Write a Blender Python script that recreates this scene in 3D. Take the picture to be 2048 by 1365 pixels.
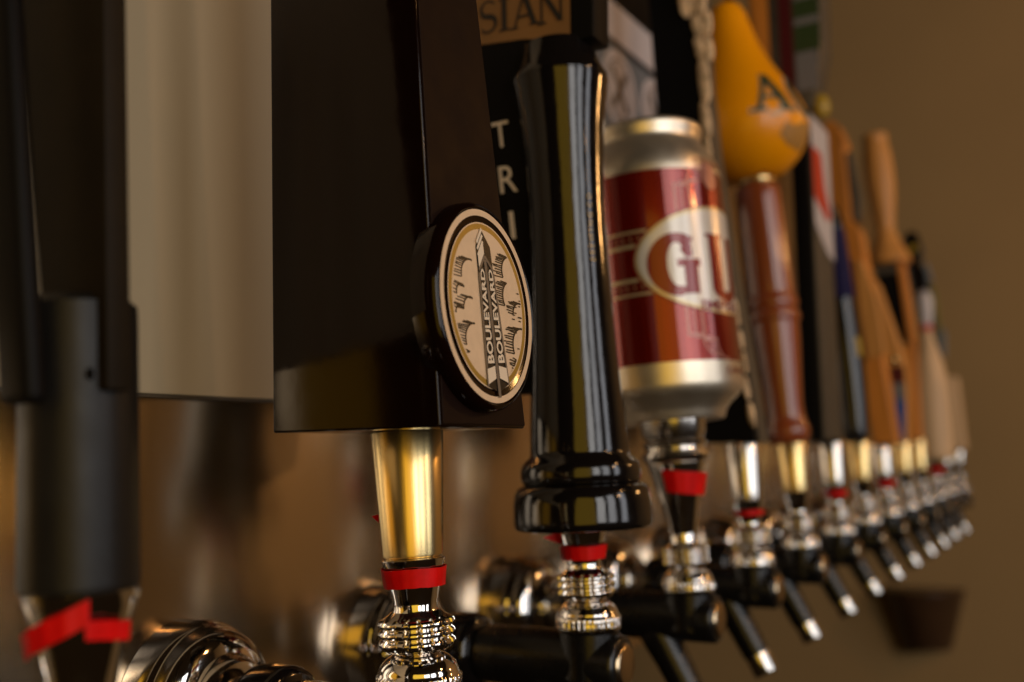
import bpy, bmesh, math, random
from mathutils import Vector, Matrix
R = math.radians
PI = math.pi
random.seed(7)
scene = bpy.context.scene
for o in list(bpy.data.objects):
    bpy.data.objects.remove(o)
COL = scene.collection

# ------------------------------------------------------------------ camera
cam_d = bpy.data.cameras.new('camera')
cam = bpy.data.objects.new('camera', cam_d)
COL.objects.link(cam)
yaw, pitch, roll = R(30.23), R(6.33), R(-1.2)
Fw = Vector((math.cos(yaw) * math.cos(pitch), math.sin(yaw) * math.cos(pitch), math.sin(pitch)))
Rt = Vector((math.sin(yaw), -math.cos(yaw), 0))
Up = Rt.cross(Fw)
R2 = Rt * math.cos(roll) + Up * math.sin(roll)
U2 = -Rt * math.sin(roll) + Up * math.cos(roll)
mw = Matrix((R2, U2, -Fw)).transposed().to_4x4()
mw.translation = Vector((0, 0, 1.3))
cam.matrix_world = mw
cam_d.sensor_width = 36
cam_d.lens = 36 * 2000 / 2048
cam_d.clip_start = 0.01
cam_d.clip_end = 100
cam_d.dof.use_dof = True
cam_d.dof.focus_distance = 0.308
cam_d.dof.aperture_fstop = 6.8
cam_d.dof.aperture_blades = 0
scene.camera = cam

# ------------------------------------------------------------------ room light
world = bpy.data.worlds.new('World')
scene.world = world
world.use_nodes = True
wn = world.node_tree.nodes
bg = wn['Background']
bg.inputs[0].default_value = (1.0, 0.52, 0.20, 1)
bg.inputs[1].default_value = 0.010

def area(name, loc, target, sx, sy, col, watts):
    d = bpy.data.lights.new(name, 'AREA')
    d.shape = 'RECTANGLE'
    d.size = sx
    d.size_y = sy
    d.color = col
    d.energy = watts
    o = bpy.data.objects.new(name, d)
    COL.objects.link(o)
    o.location = loc
    v = Vector(target) - Vector(loc)
    o.rotation_euler = v.to_track_quat('-Z', 'Y').to_euler()
    return o

def bulb(name, loc, col, watts, rad):
    d = bpy.data.lights.new(name, 'POINT')
    d.color = col
    d.energy = watts
    d.shadow_soft_size = rad
    o = bpy.data.objects.new(name, d)
    COL.objects.link(o)
    o.location = loc
    return o

# windows on the guests' side of the bar (cool), added yellow lamp in place of a shirt, two pendants, bulb added for the end wall
area('window_light', (-1.30, -2.3, 1.75), (0.5, 0.2, 1.55), 0.72, 1.9, (1.0, 0.96, 0.92), 20)
area('window_light', (-0.35, -2.5, 1.75), (0.6, 0.2, 1.55), 0.62, 1.9, (0.97, 0.96, 0.97), 14)
area('window_light', (0.75, -2.5, 1.75), (0.7, 0.2, 1.55), 0.50, 1.9, (0.94, 0.95, 1.0), 10)
area('shirt_standin_light', (-0.30, -0.22, 1.36), (0.40, 0.15, 1.36), 0.44, 0.60, (1.0, 0.60, 0.06), 1.0)  # added lamp in place of an olive-yellow shirt behind the camera, for its reflections
bulb('warm_bulb_light', (0.75, -0.85, 2.15), (1.0, 0.50, 0.17), 5.0, 0.03)
bulb('warm_bulb_light', (0.45, -1.45, 1.95), (1.0, 0.50, 0.17), 5.0, 0.03)
bulb('warm_bulb_light', (1.60, -0.95, 1.85), (1.0, 0.50, 0.16), 6.5, 0.035)  # third bulb, added to brighten the end wall that the steel mirrors

vs = scene.view_settings
vs.view_transform = 'Standard'
vs.look = 'None'
vs.gamma = 1
vs.exposure = -0.20
vs.use_curve_mapping = False
scene.cycles.max_bounces = 8
scene.cycles.glossy_bounces = 6
scene.cycles.caustics_reflective = False
scene.cycles.caustics_refractive = False

# ------------------------------------------------------------------ materials
MATS = {}
def mat(name, col, rough=0.5, metal=0.0, spec=0.5, coat=0.0, var=0.0, vscale=60, bump=0.0, bscale=400,
        rvar=0.0, stretch=(1, 1, 1), col2=None):
    m = bpy.data.materials.new(name)
    m.use_nodes = True
    nt = m.node_tree
    b = nt.nodes['Principled BSDF']
    b.inputs['Base Color'].default_value = (*col, 1)
    b.inputs['Roughness'].default_value = rough
    b.inputs['Metallic'].default_value = metal
    b.inputs['Specular IOR Level'].default_value = spec
    b.inputs['Coat Weight'].default_value = coat
    b.inputs['Coat Roughness'].default_value = 0.06
    if var or bump or rvar or col2:
        tc = nt.nodes.new('ShaderNodeTexCoord')
        mp = nt.nodes.new('ShaderNodeMapping')
        mp.inputs['Scale'].default_value = stretch
        nt.links.new(tc.outputs['Object'], mp.inputs['Vector'])
        if var or col2:
            n = nt.nodes.new('ShaderNodeTexNoise')
            n.inputs['Scale'].default_value = vscale
            n.inputs['Detail'].default_value = 5
            nt.links.new(mp.outputs[0], n.inputs['Vector'])
            mx = nt.nodes.new('ShaderNodeMix')
            mx.data_type = 'RGBA'
            c2 = col2 if col2 else tuple(max(0, c * (1 - var)) for c in col)
            c1 = col if col2 else tuple(min(1, c * (1 + var)) for c in col)
            mx.inputs['A'].default_value = (*c1, 1)
            mx.inputs['B'].default_value = (*c2, 1)
            cr = nt.nodes.new('ShaderNodeMapRange')
            cr.inputs['From Min'].default_value = 0.35
            cr.inputs['From Max'].default_value = 0.65
            nt.links.new(n.outputs['Fac'], cr.inputs['Value'])
            nt.links.new(cr.outputs[0], mx.inputs['Factor'])
            nt.links.new(mx.outputs['Result'], b.inputs['Base Color'])
        if rvar:
            n2 = nt.nodes.new('ShaderNodeTexNoise')
            n2.inputs['Scale'].default_value = 90
            n2.inputs['Detail'].default_value = 6
            nt.links.new(tc.outputs['Object'], n2.inputs['Vector'])
            r2 = nt.nodes.new('ShaderNodeMapRange')
            r2.inputs['From Min'].default_value = 0.3
            r2.inputs['From Max'].default_value = 0.7
            r2.inputs['To Min'].default_value = max(0.0, rough - rvar * 0.5)
            r2.inputs['To Max'].default_value = rough + rvar
            nt.links.new(n2.outputs['Fac'], r2.inputs['Value'])
            nt.links.new(r2.outputs[0], b.inputs['Roughness'])
        if bump:
            n3 = nt.nodes.new('ShaderNodeTexNoise')
            n3.inputs['Scale'].default_value = bscale
            n3.inputs['Detail'].default_value = 4
            nt.links.new(mp.outputs[0], n3.inputs['Vector'])
            bp = nt.nodes.new('ShaderNodeBump')
            bp.inputs['Strength'].default_value = bump
            bp.inputs['Distance'].default_value = 0.001
            nt.links.new(n3.outputs['Fac'], bp.inputs['Height'])
            nt.links.new(bp.outputs[0], b.inputs['Normal'])
    MATS[name] = m
    return m

mat('chrome', (0.78, 0.74, 0.70), 0.07, 1.0, rvar=0.05)
mat('cap_metal', (0.50, 0.38, 0.24), 0.22, 1.0, rvar=0.06)
mat('chrome_soft', (0.72, 0.68, 0.63), 0.16, 1.0, rvar=0.06)
mat('gold', (0.86, 0.65, 0.30), 0.27, 1.0, bump=0.05, bscale=500, stretch=(1, 1, 0.03))
mat('gold_paint', (0.36, 0.22, 0.035), 0.4, 0.3)
mat('black_gloss', (0.006, 0.0045, 0.004), 0.10, 0.0, 0.5, coat=0.25, rvar=0.06, bump=0.22, bscale=75, stretch=(1, 1, 0.5))
mat('black_lacquer', (0.006, 0.0018, 0.0008), 0.09, 0.0, 0.26, rvar=0.05, bump=0.12, bscale=45)
mat('black_plain', (0.009, 0.0030, 0.0014), 0.5, 0.0, 0.12, rvar=0.1)
mat('faucet_black', (0.006, 0.0055, 0.005), 0.24, 0.0, 0.45, rvar=0.08)
mat('black_matte', (0.004, 0.0033, 0.003), 0.5, 0.0, 0.10)
mat('grey_satin', (0.008, 0.007, 0.006), 0.42, 0.0, 0.30, rvar=0.06, bump=0.04, bscale=900)
mat('dark_plate', (0.012, 0.0075, 0.003), 0.6, 0.0, 0.15, var=0.15)
mat('red_tape', (0.68, 0.003, 0.002), 0.5, 0.0, 0.2, var=0.10, vscale=200)
mat('cream', (0.72, 0.52, 0.34), 0.45, 0.0, 0.35, var=0.04, vscale=300)
mat('white_print', (0.78, 0.64, 0.48), 0.5)
mat('ink', (0.006, 0.005, 0.004), 0.4)
mat('grey_ink', (0.16, 0.12, 0.085), 0.45)
mat('label_orange', (0.24, 0.11, 0.028), 0.5, var=0.06)
mat('can_silver', (0.86, 0.76, 0.60), 0.36, 0.95, rvar=0.05)
mat('can_red', (0.22, 0.009, 0.003), 0.22, 0.60, coat=0.7)
mat('can_red_print', (0.21, 0.004, 0.003), 0.25, 0.20, coat=0.5)
mat('can_pink', (0.40, 0.17, 0.13), 0.3, 0.3, coat=0.3)
mat('can_white', (0.72, 0.66, 0.58), 0.28, 0.25, coat=0.3)
mat('can_gold', (0.60, 0.48, 0.26), 0.3, 0.5, coat=0.3)
mat('stone_chip', (0.70, 0.47, 0.26), 0.7, var=0.35, vscale=160, bump=0.4, bscale=300)
mat('dark_grey', (0.075, 0.058, 0.038), 0.45, var=0.1)
mat('pear_yellow', (1.0, 0.35, 0.001), 0.30, 0.0, 0.4, coat=0.15, var=0.03, vscale=25)
mat('green_ink', (0.02, 0.045, 0.02), 0.4)
mat('tan_print', (0.42, 0.20, 0.04), 0.5)
mat('red_wood', (0.24, 0.052, 0.013), 0.22, 0.0, 0.5, coat=0.55, var=0.3, vscale=40, stretch=(1, 1, 0.12))
mat('oak', (0.62, 0.21, 0.028), 0.42, 0.0, 0.4, var=0.28, vscale=90, stretch=(1, 1, 0.07))
mat('pine', (0.68, 0.29, 0.065), 0.42, 0.0, 0.4, var=0.15, vscale=90, stretch=(1, 1, 0.1))
mat('birch', (0.74, 0.48, 0.25), 0.5, 0.0, 0.4, var=0.12, vscale=80, stretch=(1, 1, 0.1))
mat('paint_red', (0.60, 0.035, 0.012), 0.35)
mat('paint_blue', (0.015, 0.10, 0.36), 0.35)
mat('paint_violet', (0.008, 0.005, 0.045), 0.6, 0.0, 0.15)
mat('paint_maroon', (0.10, 0.012, 0.012), 0.35)
mat('paint_green', (0.045, 0.07, 0.02), 0.4)
mat('paint_pale', (0.22, 0.20, 0.18), 0.4)
mat('paint_yellow', (0.42, 0.26, 0.02), 0.4)
mat('paint_olive', (0.20, 0.17, 0.03), 0.5)
mat('slate', (0.18, 0.19, 0.19), 0.4, var=0.06)
mat('sign_white', (0.62, 0.54, 0.50), 0.4)
mat('sconce', (0.060, 0.028, 0.011), 0.35, var=0.2, vscale=15)
mat('panel', (0.50, 0.40, 0.26), 0.62, 0.0, 0.2, var=0.03, vscale=4)
mat('wall_paint', (0.42, 0.26, 0.098), 0.8, var=0.04, vscale=3, bump=0.15, bscale=120)

def steel():
    m = bpy.data.materials.new('brushed_steel')
    m.use_nodes = True
    nt = m.node_tree
    b = nt.nodes['Principled BSDF']
    b.inputs['Metallic'].default_value = 1
    b.inputs['Base Color'].default_value = (0.62, 0.50, 0.36, 1)
    b.inputs['Roughness'].default_value = 0.24
    b.inputs['Anisotropic'].default_value = 0.85
    tg = nt.nodes.new('ShaderNodeTangent')
    tg.direction_type = 'UV_MAP'
    tg.uv_map = 'UVMap'
    nt.links.new(tg.outputs[0], b.inputs['Tangent'])
    tc = nt.nodes.new('ShaderNodeTexCoord')
    mp = nt.nodes.new('ShaderNodeMapping')
    mp.inputs['Scale'].default_value = (3, 1, 1400)
    nt.links.new(tc.outputs['Object'], mp.inputs['Vector'])
    n = nt.nodes.new('ShaderNodeTexNoise')
    n.inputs['Scale'].default_value = 1.6
    n.inputs['Detail'].default_value = 4
    nt.links.new(mp.outputs[0], n.inputs['Vector'])
    mr = nt.nodes.new('ShaderNodeMapRange')
    mr.inputs['To Min'].default_value = 0.17
    mr.inputs['To Max'].default_value = 0.22
    nt.links.new(n.outputs['Fac'], mr.inputs['Value'])
    nt.links.new(mr.outputs[0], b.inputs['Roughness'])
    bp = nt.nodes.new('ShaderNodeBump')
    bp.inputs['Strength'].default_value = 0.0
    MATS['steel'] = m
steel()

# ------------------------------------------------------------------ mesh helpers
def finish(name, bm, m, parent=None, smooth=True, angle=35, rot=0.0, label=None):
    me = bpy.data.meshes.new(name)
    bm.normal_update()
    bm.to_mesh(me)
    bm.free()
    return link(name, me, m, parent, smooth, angle, rot, label)

def link(name, me, m, parent=None, smooth=True, angle=35, rot=0.0, label=None):
    if m is not None:
        if len(me.materials) == 0:
            me.materials.append(MATS[m])
    if smooth:
        me.shade_smooth() if hasattr(me, 'shade_smooth') else None
        try:
            me.set_sharp_from_angle(angle=R(angle))
        except Exception:
            pass
    o = bpy.data.objects.new(name, me)
    COL.objects.link(o)
    if parent:
        o.parent = parent
    if rot:
        o.rotation_euler = (rot, 0, 0)
    if label:
        o['label'] = label
    return o

def lathe_bm(prof, seg=64, knurl=None):
    """prof: list of (r, z); knurl: function(angle, r, z) -> r"""
    bm = bmesh.new()
    rings = []
    for (r, z) in prof:
        if r < 1e-7:
            rings.append([bm.verts.new((0, 0, z))])
        else:
            ring = []
            for i in range(seg):
                a = 2 * PI * i / seg
                rr = knurl(a, r, z) if knurl else r
                ring.append(bm.verts.new((rr * math.cos(a), rr * math.sin(a), z)))
            rings.append(ring)
    for a, b in zip(rings[:-1], rings[1:]):
        for i in range(seg):
            j = (i + 1) % seg
            if len(a) == 1 and len(b) == 1:
                continue
            if len(a) == 1:
                bm.faces.new((a[0], b[j], b[i]))
            elif len(b) == 1:
                bm.faces.new((a[i], a[j], b[0]))
            else:
                bm.faces.new((a[i], a[j], b[j], b[i]))
    bmesh.ops.recalc_face_normals(bm, faces=bm.faces)
    return bm

def smooth_prof(pts, n=6):
    """Catmull-Rom through the profile points"""
    out = []
    P = [pts[0]] + list(pts) + [pts[-1]]
    for i in range(1, len(P) - 2):
        p0, p1, p2, p3 = P[i - 1], P[i], P[i + 1], P[i + 2]
        for k in range(n):
            t = k / n
            out.append(tuple(0.5 * ((2 * p1[c]) + (-p0[c] + p2[c]) * t + (2 * p0[c] - 5 * p1[c] + 4 * p2[c] - p3[c]) * t * t
                                    + (-p0[c] + 3 * p1[c] - 3 * p2[c] + p3[c]) * t ** 3) for c in (0, 1)))
    out.append(pts[-1])
    return [(max(0, r), z) for r, z in out]

def hexa(bot, top, bev=0.0, seg=2):
    bm = bmesh.new()
    v = [bm.verts.new(p) for p in list(bot) + list(top)]
    n = len(bot)
    bm.faces.new(v[:n][::-1])
    bm.faces.new(v[n:])
    for i in range(n):
        j = (i + 1) % n
        bm.faces.new((v[i], v[j], v[n + j], v[n + i]))
    bmesh.ops.recalc_face_normals(bm, faces=bm.faces)
    if bev:
        bmesh.ops.bevel(bm, geom=bm.edges[:], offset=bev, segments=seg, profile=0.5, affect='EDGES')
    return bm

def box(x0, x1, y0, y1, z0, z1, bev=0.0, seg=2):
    return hexa([(x0, y0, z0), (x1, y0, z0), (x1, y1, z0), (x0, y1, z0)],
                [(x0, y0, z1), (x1, y0, z1), (x1, y1, z1), (x0, y1, z1)], bev, seg)

def slab_yz(pts, x0, x1, bev=0.002):
    """polygon in (y, z) extruded along x"""
    return hexa([(x0, y, z) for y, z in pts], [(x1, y, z) for y, z in pts], bev)

def xform(bm, M):
    bmesh.ops.transform(bm, matrix=M, verts=bm.verts)
    return bm

ALONG_Y = Matrix.Rotation(R(-90), 4, 'X')      # local z -> world +y

def thing(name, label, cat, loc, group=None):
    o = bpy.data.objects.new(name, None)
    COL.objects.link(o)
    o.location = loc
    o.empty_display_size = 0.02
    o['label'] = label
    o['category'] = cat
    if group:
        o['group'] = group
    return o

# flat print: polygons (lists of (u, v)) mapped on a surface by fn(u, v, h); later polygons lie a hair higher
def prints(name, polys, fn, m, parent, h0=0.00015, step=0.000012, cell=None, rot=0.0):
    bm = bmesh.new()
    for i, pl in enumerate(polys):
        b2 = bmesh.new()
        vs_ = [b2.verts.new((p[0], p[1], 0)) for p in pl]
        b2.faces.new(vs_)
        if cell:
            lo = min(p[0] for p in pl)
            hi = max(p[0] for p in pl)
            k = math.floor(lo / cell) + 1
            while k * cell < hi:
                bmesh.ops.bisect_plane(b2, geom=b2.verts[:] + b2.edges[:] + b2.faces[:], plane_co=(k * cell, 0, 0), plane_no=(1, 0, 0))
                k += 1
        bmesh.ops.triangulate(b2, faces=b2.faces[:])
        mp = {}
        for v in b2.verts:
            mp[v] = bm.verts.new(fn(v.co.x, v.co.y, h0 + i * step))
        for f in b2.faces:
            try:
                bm.faces.new([mp[v] for v in f.verts])
            except ValueError:
                pass
        b2.free()
    return finish(name, bm, m, parent, smooth=False, rot=rot)

def text_polys(body, w, h, u0, v0, rot90=False, bold=0.0):
    """built-in font text scaled to w x h with its lower-left corner at u0, v0 -> list of triangles/quads"""
    c = bpy.data.curves.new('txt', 'FONT')
    c.body = body
    c.resolution_u = 3
    c.offset = bold
    o = bpy.data.objects.new('txt', c)
    COL.objects.link(o)
    dg = bpy.context.evaluated_depsgraph_get()
    me = o.evaluated_get(dg).to_mesh()
    xs = [v.co.x for v in me.vertices]
    ys = [v.co.y for v in me.vertices]
    x0, x1, y0, y1 = min(xs), max(xs), min(ys), max(ys)
    out = []
    for p in me.polygons:
        q = []
        for vi in p.vertices:
            x = (me.vertices[vi].co.x - x0) / (x1 - x0)
            y = (me.vertices[vi].co.y - y0) / (y1 - y0)
            q.append((u0 + (-y * w if rot90 else x * w), v0 + (x * h if rot90 else y * h)))
        out.append(q)
    o.evaluated_get(dg).to_mesh_clear()
    bpy.data.objects.remove(o)
    bpy.data.curves.remove(c)
    return out

def ell(cx, cy, a, b, n=56, a0=0, a1=2 * PI):
    return [(cx + a * math.cos(a0 + (a1 - a0) * i / n), cy + b * math.sin(a0 + (a1 - a0) * i / n)) for i in range(n)]

def ring_polys(cx, cy, a, b, a2, b2, n=56, a0=0, a1=2 * PI):
    out = []
    for i in range(n):
        t, s = a0 + (a1 - a0) * i / n, a0 + (a1 - a0) * (i + 1) / n
        out.append([(cx + a * math.cos(t), cy + b * math.sin(t)), (cx + a * math.cos(s), cy + b * math.sin(s)),
                    (cx + a2 * math.cos(s), cy + b2 * math.sin(s)), (cx + a2 * math.cos(t), cy + b2 * math.sin(t))])
    return out

def rect(x0, x1, y0, y1):
    return [(x0, y0), (x1, y0), (x1, y1), (x0, y1)]

def line(p, q, w):
    d = Vector((q[0] - p[0], q[1] - p[1]))
    n = Vector((-d.y, d.x)).normalized() * w * 0.5
    return [(p[0] + n.x, p[1] + n.y), (p[0] - n.x, p[1] - n.y), (q[0] - n.x, q[1] - n.y), (q[0] + n.x, q[1] + n.y)]

def offset_fn(fn, dh):
    return lambda u, v, h: fn(u, v, h + dh)

# ------------------------------------------------------------------ setting
YW = 0.284
def uv_plane(o):
    me = o.data
    uv = me.uv_layers.new(name='UVMap')
    for lp in me.loops:
        co = me.vertices[lp.vertex_index].co
        uv.data[lp.index].uv = (co.z, co.x + co.y)
wl = finish('end_wall', box(2.4, 2.5, -3.0, 4.5, 0.0, 3.2), 'wall_paint', smooth=False)
wl['kind'] = 'structure'
tw = finish('steel_backsplash', box(-1.0, 1.72, YW, YW + 0.28, 1.165, 1.66, 0.002), 'steel', smooth=False)
uv_plane(tw)
tw['kind'] = 'structure'

pn = thing('wall_panel', 'pale cream sheet fixed to the steel behind the two nearest taps', 'panel', (0.0, YW, 1.3225))
finish('sheet', hexa([(-0.40, -0.0035, 0), (0.345, -0.0035, 0), (0.345, -0.0005, 0), (-0.40, -0.0005, 0)],
                     [(-0.40, -0.0035, 0.30), (0.345, -0.0035, 0.30), (0.345, -0.0005, 0.30), (-0.40, -0.0005, 0.30)], 0.0006), 'panel', pn, smooth=False)
finish('edge_strip', box(-0.40, 0.345, -0.0042, -0.0006, -0.0012, -0.0002), 'dark_grey', pn, smooth=False)

# sign with round emblems on the steel
sg = thing('emblem_sign', 'slate grey sign with white border and round emblems, above the beer can', 'sign', (0.62, YW, 1.55))
sb = finish('board', box(-0.16, 0.140, -0.010, -0.001, -0.06, 0.105, 0.003), 'black_matte', sg)
def sign_fn(u, v, h):
    return (u, -0.010 - h, v)
def rrect(x0, x1, y0, y1, r, n=8):
    out = []
    for cx, cy, a in ((x1 - r, y1 - r, 0), (x0 + r, y1 - r, 90), (x0 + r, y0 + r, 180), (x1 - r, y0 + r, 270)):
        for i in range(n + 1):
            t = R(a + 90 * i / n)
            out.append((cx + r * math.cos(t), cy + r * math.sin(t)))
    return out
prints('field', [rrect(-0.155, 0.1365, -0.055, 0.062, 0.012)], sign_fn, 'slate', sb, 0.0002)
prints('border_band', [rrect(-0.155, 0.1365, 0.036, 0.064, 0.011)], sign_fn, 'sign_white', sb, 0.0005)
prints('band_line', [rect(-0.155, 0.1365, 0.0315, 0.0355)], sign_fn, 'ink', sb, 0.0006)
for cx in (-0.0615, 0.0065, 0.0745):
    cy = 0.001
    e = prints('emblem', [ell(cx, cy, 0.0300, 0.0285)], sign_fn, 'sign_white', sb, 0.0007)
    prints('emblem_mark', [line((cx - 0.012, cy - 0.014), (cx + 0.012, cy + 0.014), 0.006), line((cx + 0.012, cy - 0.014), (cx - 0.012, cy + 0.014), 0.006)]
           + ring_polys(cx, cy, 0.022, 0.022, 0.0205, 0.0205, 32), sign_fn, 'grey_ink', sb, 0.0010)

# dark wall sconce on the end wall
sc = thing('wall_sconce', 'dark brown flared wall sconce below the far taps', 'sconce', (2.40, 0.36, 0.915))
shade = bmesh.new()
def sconce_ring(z, hw, depth):
    return [shade.verts.new((-depth * math.cos(t), hw * math.sin(t), z)) for t in [R(-90 + 180 * i / 24) for i in range(25)]]
rr = [sconce_ring(0.070, 0.083, 0.10), sconce_ring(0.064, 0.084, 0.10), sconce_ring(0.05, 0.079, 0.094), sconce_ring(-0.062, 0.052, 0.06), sconce_ring(-0.070, 0.050, 0.058)]
for a, b in zip(rr[:-1], rr[1:]):
    for i in range(24):
        shade.faces.new((a[i], a[i + 1], b[i + 1], b[i]))
for rg in (rr[0], rr[-1]):
    shade.faces.new(rg)
for v in shade.verts:
    if v.co.z < -0.05:
        v.co.z += 0.012 * math.cos(v.co.y / 0.05 * 1.2) - 0.16 * v.co.y * 0.0 + (-v.co.y) * 0.14
bmesh.ops.recalc_face_normals(shade, faces=shade.faces)
finish('lamp_shade', shade, 'sconce', sc, angle=50)
finish('back_plate', box(-0.006, -0.0005, -0.03, 0.03, -0.055, 0.03, 0.002), 'sconce', sc)

# ------------------------------------------------------------------ taps: shared faucet meshes
S, T0, LY, ZD = 0.1155, 0.137, 0.1817, 1.2292
CACHE = {}
def shared(key, builder, m):
    if key not in CACHE:
        bm = builder()
        me = bpy.data.meshes.new(key)
        bm.to_mesh(me)
        bm.free()
        me.materials.append(MATS[m])
        me.shade_smooth()
        me.set_sharp_from_angle(angle=R(38))
        CACHE[key] = me
    return CACHE[key]

def part(name, key, builder, m, parent, rot=0.0):
    o = bpy.data.objects.new(name, shared(key, builder, m))
    COL.objects.link(o)
    o.parent = parent
    o.rotation_euler = (rot, 0, 0)
    return o

def dome_bm():
    p = [(0, 0), (0.0118, 0.0), (0.0128, 0.0004), (0.0130, 0.0010), (0.0130, 0.0016), (0.0126, 0.0019), (0.0130, 0.0022), (0.0130, 0.0036),
         (0.0126, 0.0039), (0.0130, 0.0042), (0.0130, 0.0050), (0.0127, 0.0054)]
    p += [(0.0122 * math.cos(t), 0.0056 + 0.0072 * math.sin(t)) for t in [R(a) for a in range(4, 66, 4)]]
    p += [(0.0050, 0.0124), (0.0, 0.0124)]
    def k(a, r, z):
        if r > 0.0120 and 0.0003 < z < 0.0052:
            return r - 0.00035 * max(0, math.cos(a * 36)) ** 6
        return r
    return lathe_bm(p, 216, k)

def knurl_bm():
    p = [(0, 0.0118), (0.0080, 0.0118), (0.0092, 0.0121), (0.0106, 0.0130)]
    for b in range(3):
        z = 0.0133 + b * 0.0029
        p += [(0.0107, z), (0.0115, z + 0.0006), (0.0117, z + 0.0013), (0.0115, z + 0.0020), (0.0107, z + 0.0026)]
    p += [(0.0098, 0.0221), (0.0085, 0.0229), (0.0074, 0.0238), (0.0, 0.0238)]
    def k(a, r, z):
        if r > 0.0104:
            return r - 0.0016 * max(0, math.cos(a * 18)) ** 5
        return r
    return lathe_bm(p, 216, k)

def neck_bm(z1=0.0395, r1=0.0097, r0=0.0066):
    def b():
        p = [(0, 0.0232), (r0 + 0.0008, 0.0232), (r0, 0.0246)]
        for i in range(1, 9):
            t = i / 8
            p.append((r0 + (r1 - r0) * t ** 1.25, 0.0246 + (z1 - 0.0010 - 0.0246) * t))
        p += [(r1 + 0.0001, z1 - 0.0004), (r1 - 0.0005, z1), (0, z1)]
        return lathe_bm(p, 72)
    return b

def ferrule_bm(z0=0.0397, z1=0.0783):
    def b():
        return lathe_bm([(0, z0), (0.0086, z0), (0.0092, z0 + 0.0005), (0.0093, z0 + 0.0012), (0.0113, z1 - 0.0008), (0.0109, z1 - 0.0001), (0, z1)], 72)
    return b

def barrel_bm():
    p = [(0, -0.0150), (0.0096, -0.0150), (0.0110, -0.0142), (0.0117, -0.0125), (0.0117, 0.016), (0.0121, 0.020), (0.0118, 0.045), (0.0105, 0.053), (0, 0.053)]
    bm = lathe_bm(p, 48)
    return xform(bm, Matrix.Translation((0, 0, -0.0128)) @ ALONG_Y)

def stub_bm():
    return lathe_bm([(0, -0.018), (0.0120, -0.018), (0.0122, -0.0006), (0.0118, -0.0002), (0, -0.0002)], 48)

def cap_bm():
    p = [(0, -0.0164), (0.0070, -0.0164), (0.0078, -0.0160), (0.0084, -0.0151), (0, -0.0149)]
    return xform(lathe_bm(p, 40), Matrix.Translation((0, 0, -0.0128)) @ ALONG_Y)

def nut_bm():
    p = [(0, 0.050), (0.0130, 0.050), (0.0150, 0.0515), (0.0158, 0.054), (0.0158, 0.062), (0.0150, 0.0655), (0.0128, 0.067), (0, 0.067)]
    return xform(lathe_bm(p, 48), Matrix.Translation((0, 0, -0.0128)) @ ALONG_Y)

def shank_bm():
    return xform(lathe_bm([(0, 0.0665), (0.0102, 0.0665), (0.0104, 0.072), (0.0104, 0.100), (0, 0.100)], 40), Matrix.Translation((0, 0, -0.0128)) @ ALONG_Y)

def flange_bm():
    w = YW - LY - 0.0002
    p = [(0, 0.074), (0.0128, 0.074), (0.0150, 0.0745), (0.0163, 0.0762), (0.0168, 0.0785), (0.0175, 0.0800), (0.0195, 0.0806), (0.0220, 0.0818), (0.0243, 0.0842), (0.0252, 0.0870), (0.0254, 0.0895), (0.0262, 0.0905), (0.0272, 0.0925), (0.0275, 0.0950), (0.0275, w), (0, w)]
    return xform(lathe_bm(p, 72), Matrix.Translation((0, 0, -0.0128)) @ ALONG_Y)

SP_A, SP_B = Vector((0, 0.0185, -0.018)), Vector((0, -0.0055, -0.0620))
def spout_frame():
    z = (SP_B - SP_A)
    L = z.length
    z = z.normalized()
    x = Vector((1, 0, 0))
    y = z.cross(x)
    M = Matrix((x, y, z)).transposed().to_4x4()
    M.translation = SP_A
    return M, L
def spout_bm():
    M, L = spout_frame()
    return xform(lathe_bm([(0, 0), (0.0098, 0), (0.0096, 0.008), (0.0086, 0.018), (0.0080, L - 0.0125), (0.0074, L - 0.0118), (0, L - 0.0118)], 40), M)
def tip_bm():
    M, L = spout_frame()
    return xform(lathe_bm([(0, L - 0.0124), (0.0074, L - 0.0124), (0.0076, L - 0.001), (0.0070, L), (0.0060, L), (0.0058, L - 0.006), (0, L - 0.006)], 40), M)

def tape(parent, z0, z1, r0, r1, tilt=0.0, rot=0.0, ang=(0, 360), skew=0.0):
    """red tape wound round the lever"""
    bm = bmesh.new()
    n = 60
    rows = []
    for (z, r, h) in ((z0, r0, 0), (z1, r1, 0), (z1, r1, 0.0004), (z0, r0, 0.0004)):
        row = []
        for i in range(n + 1):
            a = R(ang[0] + (ang[1] - ang[0]) * i / n)
            zz = z + tilt * math.sin(a) + skew * (i / n - 0.5)
            zz += 0.00012 * math.sin(a * 3 + z0 * 900) + 0.00004 * math.sin(a * 13)
            rad = r + h + 0.00045 + 0.00022 * math.sin(a * 7 + z * 700) + 0.00010 * math.sin(a * 17)
            row.append(bm.verts.new((rad * math.cos(a), rad * math.sin(a), zz)))
        rows.append(row)
    for i in range(n):
        for a, b in ((0, 1), (1, 2), (2, 3), (3, 0)):
            bm.faces.new((rows[a][i], rows[a][i + 1], rows[b][i + 1], rows[b][i]))
    bmesh.ops.recalc_face_normals(bm, faces=bm.faces)
    return finish('red_tape', bm, 'red_tape', parent, rot=rot)

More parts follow.
